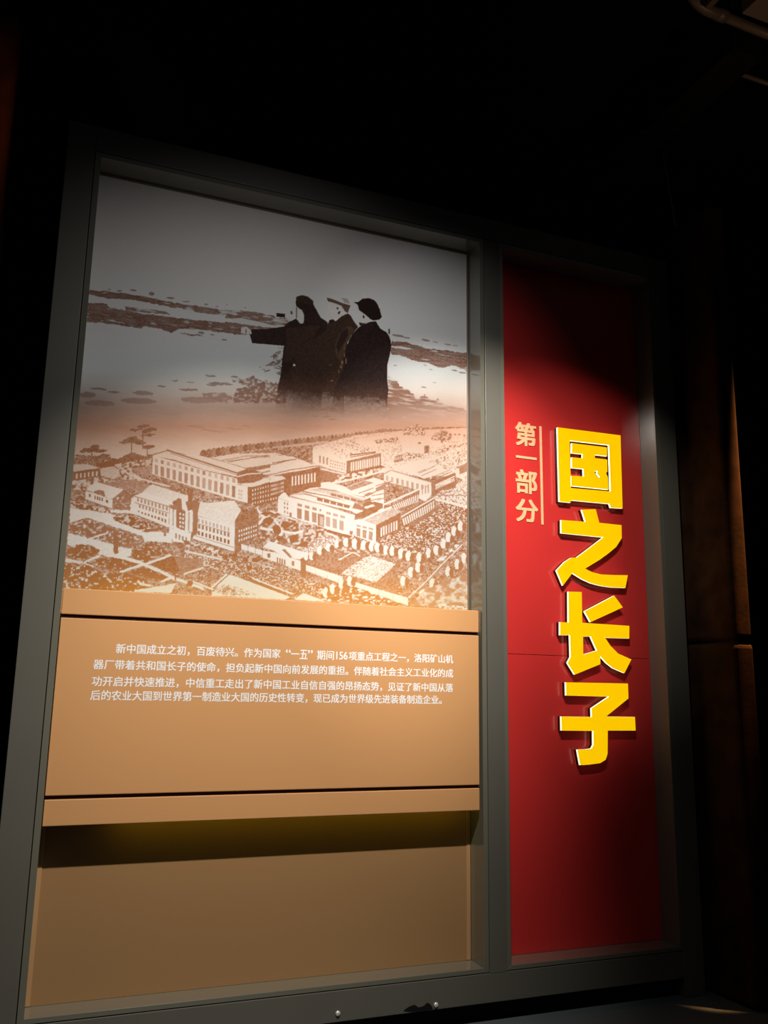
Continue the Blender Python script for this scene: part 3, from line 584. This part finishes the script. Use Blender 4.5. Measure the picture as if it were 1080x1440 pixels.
# ---------------------------------------------------------------- display frame
XOL, XSL, XIL = -.2327, -.1049, -.0790
XIM, XSM, XRM = 1.9272, 1.9532, 2.0718
XIR, XSR, XOR = 3.0644, 3.0837, 3.2112
ZT, ZTI, ZB, ZS, ZR, DEP = 4.1077, 3.9535, .2440, .2233, .0932, .1416
GAP = .0035
fr = empty('display_frame', ((XOL + XOR) / 2, .08, 0), 'tall grey painted metal frame with two bays holding the picture and the red panel', 'frame')
XRL = XRM - .022                               # right-bay lining of the middle stile
box('stile', XOL, XSL - GAP, 0, .20, 0, ZT, M_FRAME, fr, .0025)
box('stile', XSM + GAP / 2, XRL - .001, 0, .20, ZS - GAP, ZTI + .0225, M_FRAME, fr, .0015)
box('stile', XSR + GAP / 2, XOR, 0, .20, 0, ZT, M_FRAME, fr, .0025)
box('rail', XSL - GAP, XSR + GAP / 2, .001, .20, ZTI + .026, ZT, M_FRAME, fr, .0025)
box('rail', XSL - GAP, XSR + GAP / 2, .001, .20, ZR, ZS - GAP, M_FRAME, fr, .0025)
def lining(x0, x1, x0o, x1o):
    zo0, zo1 = ZS + .001, ZTI + .023
    for pts4 in (((x0o, zo0), (x0, ZB), (x0, ZTI), (x0o, zo1)), ((x1, ZB), (x1o, zo0), (x1o, zo1), (x1, ZTI)), ((x0o, zo0), (x1o, zo0), (x1, ZB), (x0, ZB)), ((x0, ZTI), (x1, ZTI), (x1o, zo1), (x0o, zo1))):
        bm = bmesh.new()
        A = [bm.verts.new((x, .002, z)) for x, z in pts4]; B = [bm.verts.new((x, .165, z)) for x, z in pts4]
        bm.faces.new(A); bm.faces.new(B[::-1])
        for k in range(4): bm.faces.new((A[k], B[k], B[(k + 1) % 4], A[(k + 1) % 4]))
        bmesh.ops.bevel(bm, geom=bm.edges[:], offset=.001, segments=1, affect='EDGES')
        from_bm('lining', bm, M_LINING, fr)
lining(XIL, XIM, XSL, XSM - GAP / 2)
lining(XRM, XIR, XRL, XSR - GAP / 2)
box('core', XOL + .02, XOR - .02, .17, .22, ZR + .02, ZT - .02, M_SEAM, fr)
box('toe_kick', XSL - GAP, XSR, .075, .12, 0, ZR, M_BLACK, fr)
for u, v in ((475, 1425), (613, 1413)):
    p = at(u, v, 0.001); bm = bmesh.new(); add_disc(bm, (p.x, .001, p.z), .011, .009)
    tag(from_bm('screw_head', bm, M_SCREW, fr, True), 'bright screw head')
bm = bmesh.new()
sc_pts = [(568, 1421), (575, 1416), (583, 1413), (589, 1417), (596, 1415), (601, 1410), (606, 1413), (609, 1419), (600, 1421), (586, 1423)]
A = []; B = []
for u, v in sc_pts:
    p = at(u, v, -.002); A.append(bm.verts.new((p.x, -.002, max(p.z, ZR + .001)))); B.append(bm.verts.new((p.x, .0005, max(p.z, ZR + .001))))
bm.faces.new(A); bm.faces.new(B[::-1])
for k in range(len(A)): bm.faces.new((A[k], B[k], B[(k + 1) % len(A)], A[(k + 1) % len(A)]))
tag(from_bm('scuff', bm, M_BLACK, fr), 'dark scuff on the bottom edge')

# ---------------------------------------------------------------- printed picture panel
pic = empty('picture_panel', ((XIL + XIM) / 2, DEP, 1.93), 'large sepia printed mural of three people in dark coats above factory halls', 'picture')
box('backing', XIL + .001, XIM - .001, DEP + .003, .166, 1.5, ZTI - .001, M_BROWN, pic)
img = paint_mural()
TR = .011
px0, px1, pz0, pz1 = XIL + .001, XIM - TR, 1.62, ZTI - TR
nx, nz = int((px1 - px0) / .0025), int((pz1 - pz0) / .0025)
gx, gz = np.meshgrid(np.linspace(px0, px1, nx + 1), np.linspace(pz0, pz1, nz + 1))
co = np.stack([gx.ravel(), np.full(gx.size, DEP), gz.ravel()], 1)
uu, vv = project(co)
rgb = sample_mural(img, uu, vv)
me = bpy.data.meshes.new('print')
me.vertices.add(len(co)); me.vertices.foreach_set('co', co.astype(np.float32).ravel())
ii = (np.arange(nz)[:, None] * (nx + 1) + np.arange(nx)[None, :]).ravel()
quads = np.stack([ii, ii + 1, ii + nx + 2, ii + nx + 1], 1).astype(np.int32)
me.loops.add(quads.size); me.loops.foreach_set('vertex_index', quads.ravel())
me.polygons.add(len(quads)); me.polygons.foreach_set('loop_start', np.arange(0, quads.size, 4, dtype=np.int32))
me.update(calc_edges=True)
ca = me.color_attributes.new('ink', 'FLOAT_COLOR', 'POINT')
ca.data.foreach_set('color', np.concatenate([rgb, np.ones((len(rgb), 1))], 1).astype(np.float32).ravel())
M_PRINT = mat('printed_ink', (.7, .7, .7), .6, 0, .06)
nt = M_PRINT.node_tree; an = nt.nodes.new('ShaderNodeAttribute'); an.attribute_name = 'ink'
nt.links.new(an.outputs['Color'], nt.nodes['Principled BSDF'].inputs['Base Color'])
link('print', me, M_PRINT, pic)
M_BORDER = mat('picture_edging', (.16, .115, .09), .4, 0, .5)
box('edge_trim', px0, XIM - .001, DEP - .004, DEP + .003, pz1, ZTI - .001, M_BORDER, pic, .0015)
box('edge_trim', px1, XIM - .001, DEP - .004, DEP + .003, 1.62, pz1, M_BORDER, pic, .0015)

# ---------------------------------------------------------------- plain brown panel at the foot of the bay
low = empty('brown_panel', ((XIL + XIM) / 2, DEP, ZB), 'plain dull brown panel recessed under the tan text board', 'panel')
EW = .022
box('sheet', XIL + EW, XIM - EW, DEP, .166, ZB + .001, 1.49, M_BROWN, low)
for x0, x1 in ((XIL + .001, XIL + EW), (XIM - EW, XIM - .001)):
    tag(box('edge_strip', x0, x1, DEP - .003, .166, ZB + .001, 1.49, M_TRIM, low, .002), 'lighter brown edge strip')

# ---------------------------------------------------------------- text board
XB0, XB1 = XIL + .004, 1.9152
YB = .0173
tb = empty('text_board', ((XB0 + XB1) / 2, .06, .95), 'tan board with dark grooves and four lines of white writing below the mural', 'sign')
box('backing', XB0 + .002, XB1 - .003, YB + .012, YB + .030, .953, 1.914, M_GROOVE, tb)
for z0, z1 in ((1.8075, 1.9178), (1.0680, 1.7920), (.9493, 1.0525)):
    q = box('face_plate', XB0, XB1, YB, YB + .0125, z0, z1, M_TAN, tb, .003)
    if z1 - z0 > .5: plate = q
for x in (.2, 1.65):
    for z in (1.02, 1.82):
        box('standoff', x - .02, x + .02, YB + .030, DEP - .0005, z - .02, z + .02, M_BLACK, tb)
tag(box('led_strip', .22, 1.88, YB + .031, YB + .039, .962, .972, M_LED, tb), 'yellow light strip')
tag(box('led_strip', .10, 1.88, YB + .031, YB + .039, 1.893, 1.903, M_LED, tb), 'yellow light strip')

def text_mesh(body, offset):
    cu = bpy.data.curves.new('t', 'FONT'); cu.body = body; cu.size = 1.0; cu.offset = offset; cu.fill_mode = 'FRONT'; cu.resolution_u = 4
    o = bpy.data.objects.new('t', cu); COL.objects.link(o)
    bpy.context.view_layer.update()
    me = bpy.data.meshes.new_from_object(o.evaluated_get(bpy.context.evaluated_depsgraph_get()))
    bpy.data.objects.remove(o); bpy.data.curves.remove(cu)
    n = len(me.vertices); c = np.zeros(n * 3, np.float32); me.vertices.foreach_get('co', c)
    return me, c.reshape(-1, 3)

def lay_text(name, runs, y, m, parent, bold=.012, thick=0.0):
    """set runs of characters upright on the plane y, each filling its given width and height"""
    bm = bmesh.new(); k = 0
    for body, x0, x1, z0, z1 in runs:
        me, c = text_mesh(body, 0.0)
        lo, hi = c.min(0), c.max(0)
        q = np.zeros_like(c)
        q[:, 0] = x0 + (c[:, 0] - lo[0]) / (hi[0] - lo[0]) * (x1 - x0)
        q[:, 2] = z0 + (c[:, 1] - lo[1]) / (hi[1] - lo[1]) * (z1 - z0)
        q[:, 1] = y
        me.vertices.foreach_set('co', q.ravel()); me.update()
        b1 = bmesh.new(); b1.from_mesh(me); bpy.data.meshes.remove(me)
        for f in b1.faces:
            f.normal_update()
            if f.normal.y > 0: f.normal_flip()
        if thick:
            bmesh.ops.remove_doubles(b1, verts=b1.verts, dist=1e-6)
            r = bmesh.ops.extrude_face_region(b1, geom=b1.faces[:])
            bmesh.ops.translate(b1, verts=[e for e in r['geom'] if isinstance(e, bmesh.types.BMVert)], vec=(0, -thick, 0))
            bmesh.ops.recalc_face_normals(b1, faces=b1.faces)
        one = bpy.data.meshes.new('run'); b1.to_mesh(one); b1.free()
        bw = bold * (.044 if not thick else z1 - z0)            # the strokes are thickened by overlapping shifted outlines
        k = 0
        for dx in (-1, 0, 1):
            for dz in (-1, 0, 1):
                n0 = len(bm.verts); bm.from_mesh(one); bm.verts.ensure_lookup_table()
                bmesh.ops.translate(bm, verts=bm.verts[n0:], vec=(dx * bw, -.00004 * k, dz * bw * .8)); k += 1
        bpy.data.meshes.remove(one)
    me2 = bpy.data.meshes.new(name); bm.to_mesh(me2); bm.free()
    return link(name, me2, m, parent)

LINES = ((((('新中国成立之初，百废待兴。作为国家', 163, 394.5), ('“', 402, 408.5), ('一五', 409.5, 432.5), ('”', 433, 439.5), ('期间', 446, 469.5), ('156', 473, 488.5), ('项重点工程之一，洛阳矿山机', 490.5, 637))), (163, 913), (637, 926)),
         ((('器厂带着共和国长子的使命，担负起新中国向前发展的重担。伴随着社会主义工业化的成', 131, 637),), (131, 935), (637, 946)),
         ((('功开启并快速推进，中信重工走出了新中国工业自信自强的昂扬态势，见证了新中国从落', 129, 637),), (129, 958), (637, 967)),
         ((('后的农业大国到世界第一制造业大国的历史性转变，现已成为世界级先进装备制造企业。', 127, 621),), (127, 980), (621, 982)))
for segs, a, b in LINES:
    p, q = at(*a, YB), at(*b, YB)
    zc = (p.z + q.z) / 2
    runs = []
    for body, u0_, u1_ in segs:
        v_ = a[1] + (b[1] - a[1]) * ((u0_ + u1_) / 2 - a[0]) / (b[0] - a[0])
        lo_, hi_ = (-.0215, .0205)
        if body in '“”': lo_, hi_ = (.006, .020)
        elif body == '156': lo_, hi_ = (-.018, .018)
        runs.append((body, at(u0_, v_, YB).x, at(u1_, v_, YB).x, zc + lo_, zc + hi_))
    lay_text('text_line', runs, YB - .0003, M_TEXT, plate, .016)

# ---------------------------------------------------------------- red panel with the small raised characters
rp = empty('red_panel', ((XRM + XIR) / 2, DEP, ZB), 'tall glossy red panel in the narrow bay beside the mural', 'panel')
ZJ = at(800, 922.5, DEP).z
box('sheet', XRM + .001, XIR - .001, DEP, .166, ZB + .001, ZJ - .0012, M_RED, rp, .0008, 1)
box('sheet', XRM + .001, XIR - .001, DEP, .166, ZJ + .0012, ZTI - .001, M_RED, rp, .0008, 1)
def c7(x, y): return 690 + x / 4.5, 560 + y / 4.5
def c8(x, y): return 690 + x / 4.154, 830 + y / 4.154
YS = DEP - .004
for ch, (x0, y0, x1, y1) in (('第', (160, 157, 285, 302)), ('一', (162, 362, 289, 390)), ('部', (162, 455, 291, 603)), ('分', (163, 640, 297, 783))):
    l, r = at(*c7(x0, (y0 + y1) / 2), YS), at(*c7(x1, (y0 + y1) / 2), YS)
    t, b = at(*c7((x0 + x1) / 2, y0), YS), at(*c7((x0 + x1) / 2, y1), YS)
    if ch == '一':
        zm = (b.z + t.z) / 2; h_ = .0085
        lay_text('raised_character', [(ch, l.x, r.x, zm - h_ * .6, zm + h_ * .6)], DEP, M_CREAM, rp, .2, .004)
    else:
        lay_text('raised_character', [(ch, l.x, r.x, b.z + .002, t.z - .002)], DEP, M_CREAM, rp, .028, .004)
a, b = at(*c7(309, 176), YS), at(*c7(333, 800), YS)
a2 = at(*c7(323, 178), YS)
box('vertical_rule', a.x, a2.x, YS, DEP, b.z, a.z, M_CREAM, rp, .0008, 1)

# ---------------------------------------------------------------- the four glowing channel letters
YF = DEP - .040                                # front of the acrylic faces
RIM = .014
def letter(name, groups, conv, label):
    base = at(*conv(*groups[0][0][0]), YF)
    root = empty(name, (base.x, DEP, base.z), label, 'letter', 'glowing yellow title characters')
    W = [[[at(*conv(*p), YF) for p in loop] for loop in g] for g in groups]
    bm = bmesh.new()
    for g in W:
        flat = [p for loop in g for p in loop]
        vv_ = [bm.verts.new((p.x, YF, p.z)) for p in flat]
        for t in tessellate_polygon([[Vector((p.x, p.z, 0)) for p in loop] for loop in g]):
            try: bm.faces.new([vv_[i] for i in t])
            except ValueError: pass
    for f in bm.faces:
        f.normal_update()
        if f.normal.y > 0: f.normal_flip()
    me = bpy.data.meshes.new('face'); bm.to_mesh(me); bm.free(); link('face', me, M_FACE, root)
    def walls(nm, y0, y1, m, capit=False):
        bm = bmesh.new()
        for g in W:
            for loop in g:
                A = [bm.verts.new((p.x, y0, p.z)) for p in loop]; B = [bm.verts.new((p.x, y1, p.z)) for p in loop]
                for k in range(len(loop)): bm.faces.new((A[k], B[k], B[(k + 1) % len(loop)], A[(k + 1) % len(loop)]))
        return from_bm(nm, bm, m, root)
    walls('rim', YF, YF + RIM, M_RIM)
    walls('metal_return', YF + RIM, DEP - .0015, M_RETURN)
    return root
GUO = [[[(424, 184), (822, 235), (835, 697), (760, 692), (753, 668), (508, 645), (506, 660), (436, 653)], [(500, 267), (508, 568), (760, 590), (750, 296)]],
       [[(514, 284), (736, 311), (737, 366), (660, 357), (660, 379), (738, 388), (739, 464), (731, 474), (743, 502), (746, 578), (510, 554), (509, 490), (590, 495), (588, 447), (515, 440), (514, 374), (583, 380), (583, 353), (514, 346)],
        [(657, 462), (662, 482), (680, 503), (693, 500), (673, 476), (678, 460)]]]
ZHI = [[[(577, 705), (665, 702), (687, 788), (828, 803), (830, 885), (795, 940), (745, 982), (690, 1022), (598, 1078), (640, 1100), (700, 1115), (780, 1119), (868, 1120), (853, 1200), (760, 1196), (690, 1185), (635, 1170), (580, 1145), (517, 1106), (458, 1185), (418, 1090), (470, 1035), (510, 1010), (545, 1008), (600, 967), (714, 880), (448, 853), (447, 770), (602, 782)]]]
CHANG = [[[(455, 8), (532, 10), (535, 190), (810, 208), (810, 282), (668, 277), (700, 325), (745, 370), (822, 404), (782, 484), (715, 455), (676, 424), (641, 384), (641, 432), (560, 465), (492, 493), (450, 425), (468, 390), (464, 263), (406, 262), (406, 186), (456, 189)], [(540, 270), (541, 376), (622, 352), (585, 270)]],
         [[(549, 123), (722, 32), (772, 100), (584, 186)]]]
ZI = [[[(440, 538), (802, 545), (805, 632), (674, 738), (843, 740), (847, 820), (684, 820), (683, 955), (672, 990), (640, 1010), (575, 1019), (524, 1022), (507, 932), (560, 930), (590, 925), (601, 905), (600, 822), (415, 820), (413, 738), (592, 740), (590, 690), (692, 622), (442, 615)]]]
letter('channel_letter', GUO, c7, 'glowing yellow channel letter with a closed square outline, topmost of the four')
letter('channel_letter', ZHI, c7, 'glowing yellow channel letter with a zigzag stroke and sweeping foot, under the square one')
letter('channel_letter', CHANG, c8, 'glowing yellow channel letter with a separate slanting stroke at its top')
letter('channel_letter', ZI, c8, 'glowing yellow channel letter with a crossbar and hooked foot, lowest of the four')

# ---------------------------------------------------------------- rusted steel columns at both sides
def column(name, x0, x1, y0, y1, h, joint, label):
    root = empty(name, ((x0 + x1) / 2, (y0 + y1) / 2, 0), label, 'column')
    box('cladding', x0, x1, y0, y1, 0, joint - .003, M_RUST, root, .035, 4)
    box('cladding', x0 + .004, x1 - .002, y0 + .002, y1, joint + .003, h, M_RUST, root, .035, 4)
    box('core', x0 + .03, x1 - .03, y0 + .03, y1 - .03, joint - .03, joint + .03, M_BLACK, root)
    return root
column('rusted_column', 3.262, 3.40, -.306, 1.1, 4.345, 1.80, 'rust-brown steel clad column beside the red panel, lit amber on its edge')
column('rusted_column', -1.0, -.482, .20, .9, 4.75, 2.2, 'dark rust-red steel column in shadow beyond the mural')
# ---------------------------------------------------------------- services under the ceiling
duct = empty('air_duct', (3.7, -1.2, 5.2), 'beige boxed air duct under the black ceiling in the upper corner', 'duct')
box('casing', 3.15, 4.6, -1.85, -.78, 5.2, 5.62, M_DUCT, duct, .006)
box('hanger', 3.4, 3.43, -1.85, -.78, 5.615, 5.7, M_BLACK, duct); box('hanger', 4.3, 4.33, -1.85, -.78, 5.615, 5.7, M_BLACK, duct)
pipe = empty('ceiling_pipe', (3.4, -.64, 5.2), 'brown pipe bending up into the ceiling next to the beige duct', 'pipe')
bm = bmesh.new()
P = [(2.90, -.65, 5.7), (2.90, -.65, 5.44)] + [(2.90 + .15 * (1 - math.cos(t)), -.65, 5.44 - .15 * math.sin(t)) for t in [k * math.pi / 16 for k in range(1, 8)]] + [(3.05, -.65, 5.29), (3.14, -.65, 5.29)]
add_tube(bm, P, .032, 14); from_bm('bend', bm, M_PIPE, pipe, True)
bm = bmesh.new(); add_tube(bm, [(3.12, -.65, 5.29), (4.6, -.61, 5.29)], .028, 14); from_bm('run', bm, M_PIPE, pipe, True)
bm = bmesh.new(); add_tube(bm, [(3.10, -.65, 5.29), (3.16, -.65, 5.29)], .036, 14); from_bm('coupling', bm, M_PIPE, pipe, True)
tr = empty('lighting_track', (2.985, -1.2, 5.25), 'narrow brown ceiling track running up to the pipe bend', 'track')
box('channel', 2.965, 3.0, -1.88, -.70, 5.24, 5.27, M_PIPE, tr, .003)
for y in (-1.7, -.85): box('drop_rod', 2.978, 2.987, y - .005, y + .005, 5.265, 5.7, M_BLACK, tr)
p2 = empty('conduit', (4.0, -.39, 5.2), 'short brown conduit under the ceiling below the pipe', 'conduit')
bm = bmesh.new(); add_tube(bm, [(3.521, -.39, 5.215), (4.6, -.39, 5.215)], .014, 10); from_bm('tube', bm, M_PIPE, p2, True)
# suspension wire above the corner of the frame
d0 = (950 - 540) / FPX * RT - (318 - 720) / FPX * UP + fw; t0 = (3.33 - CAM.x) / d0.x; w0 = CAM + d0 * t0
w1 = at(935, 230, w0.y)
top = w0 + (w1 - w0) * ((5.7 - w0.z) / (w1.z - w0.z)); bot = w0 + (w1 - w0) * ((4.33 - w0.z) / (w1.z - w0.z))
bm = bmesh.new(); add_tube(bm, [top, bot], .0022, 6)
tag(from_bm('suspension_wire', bm, M_STEEL), 'thin steel wire hanging from the ceiling above the corner of the grey frame', 'wire')
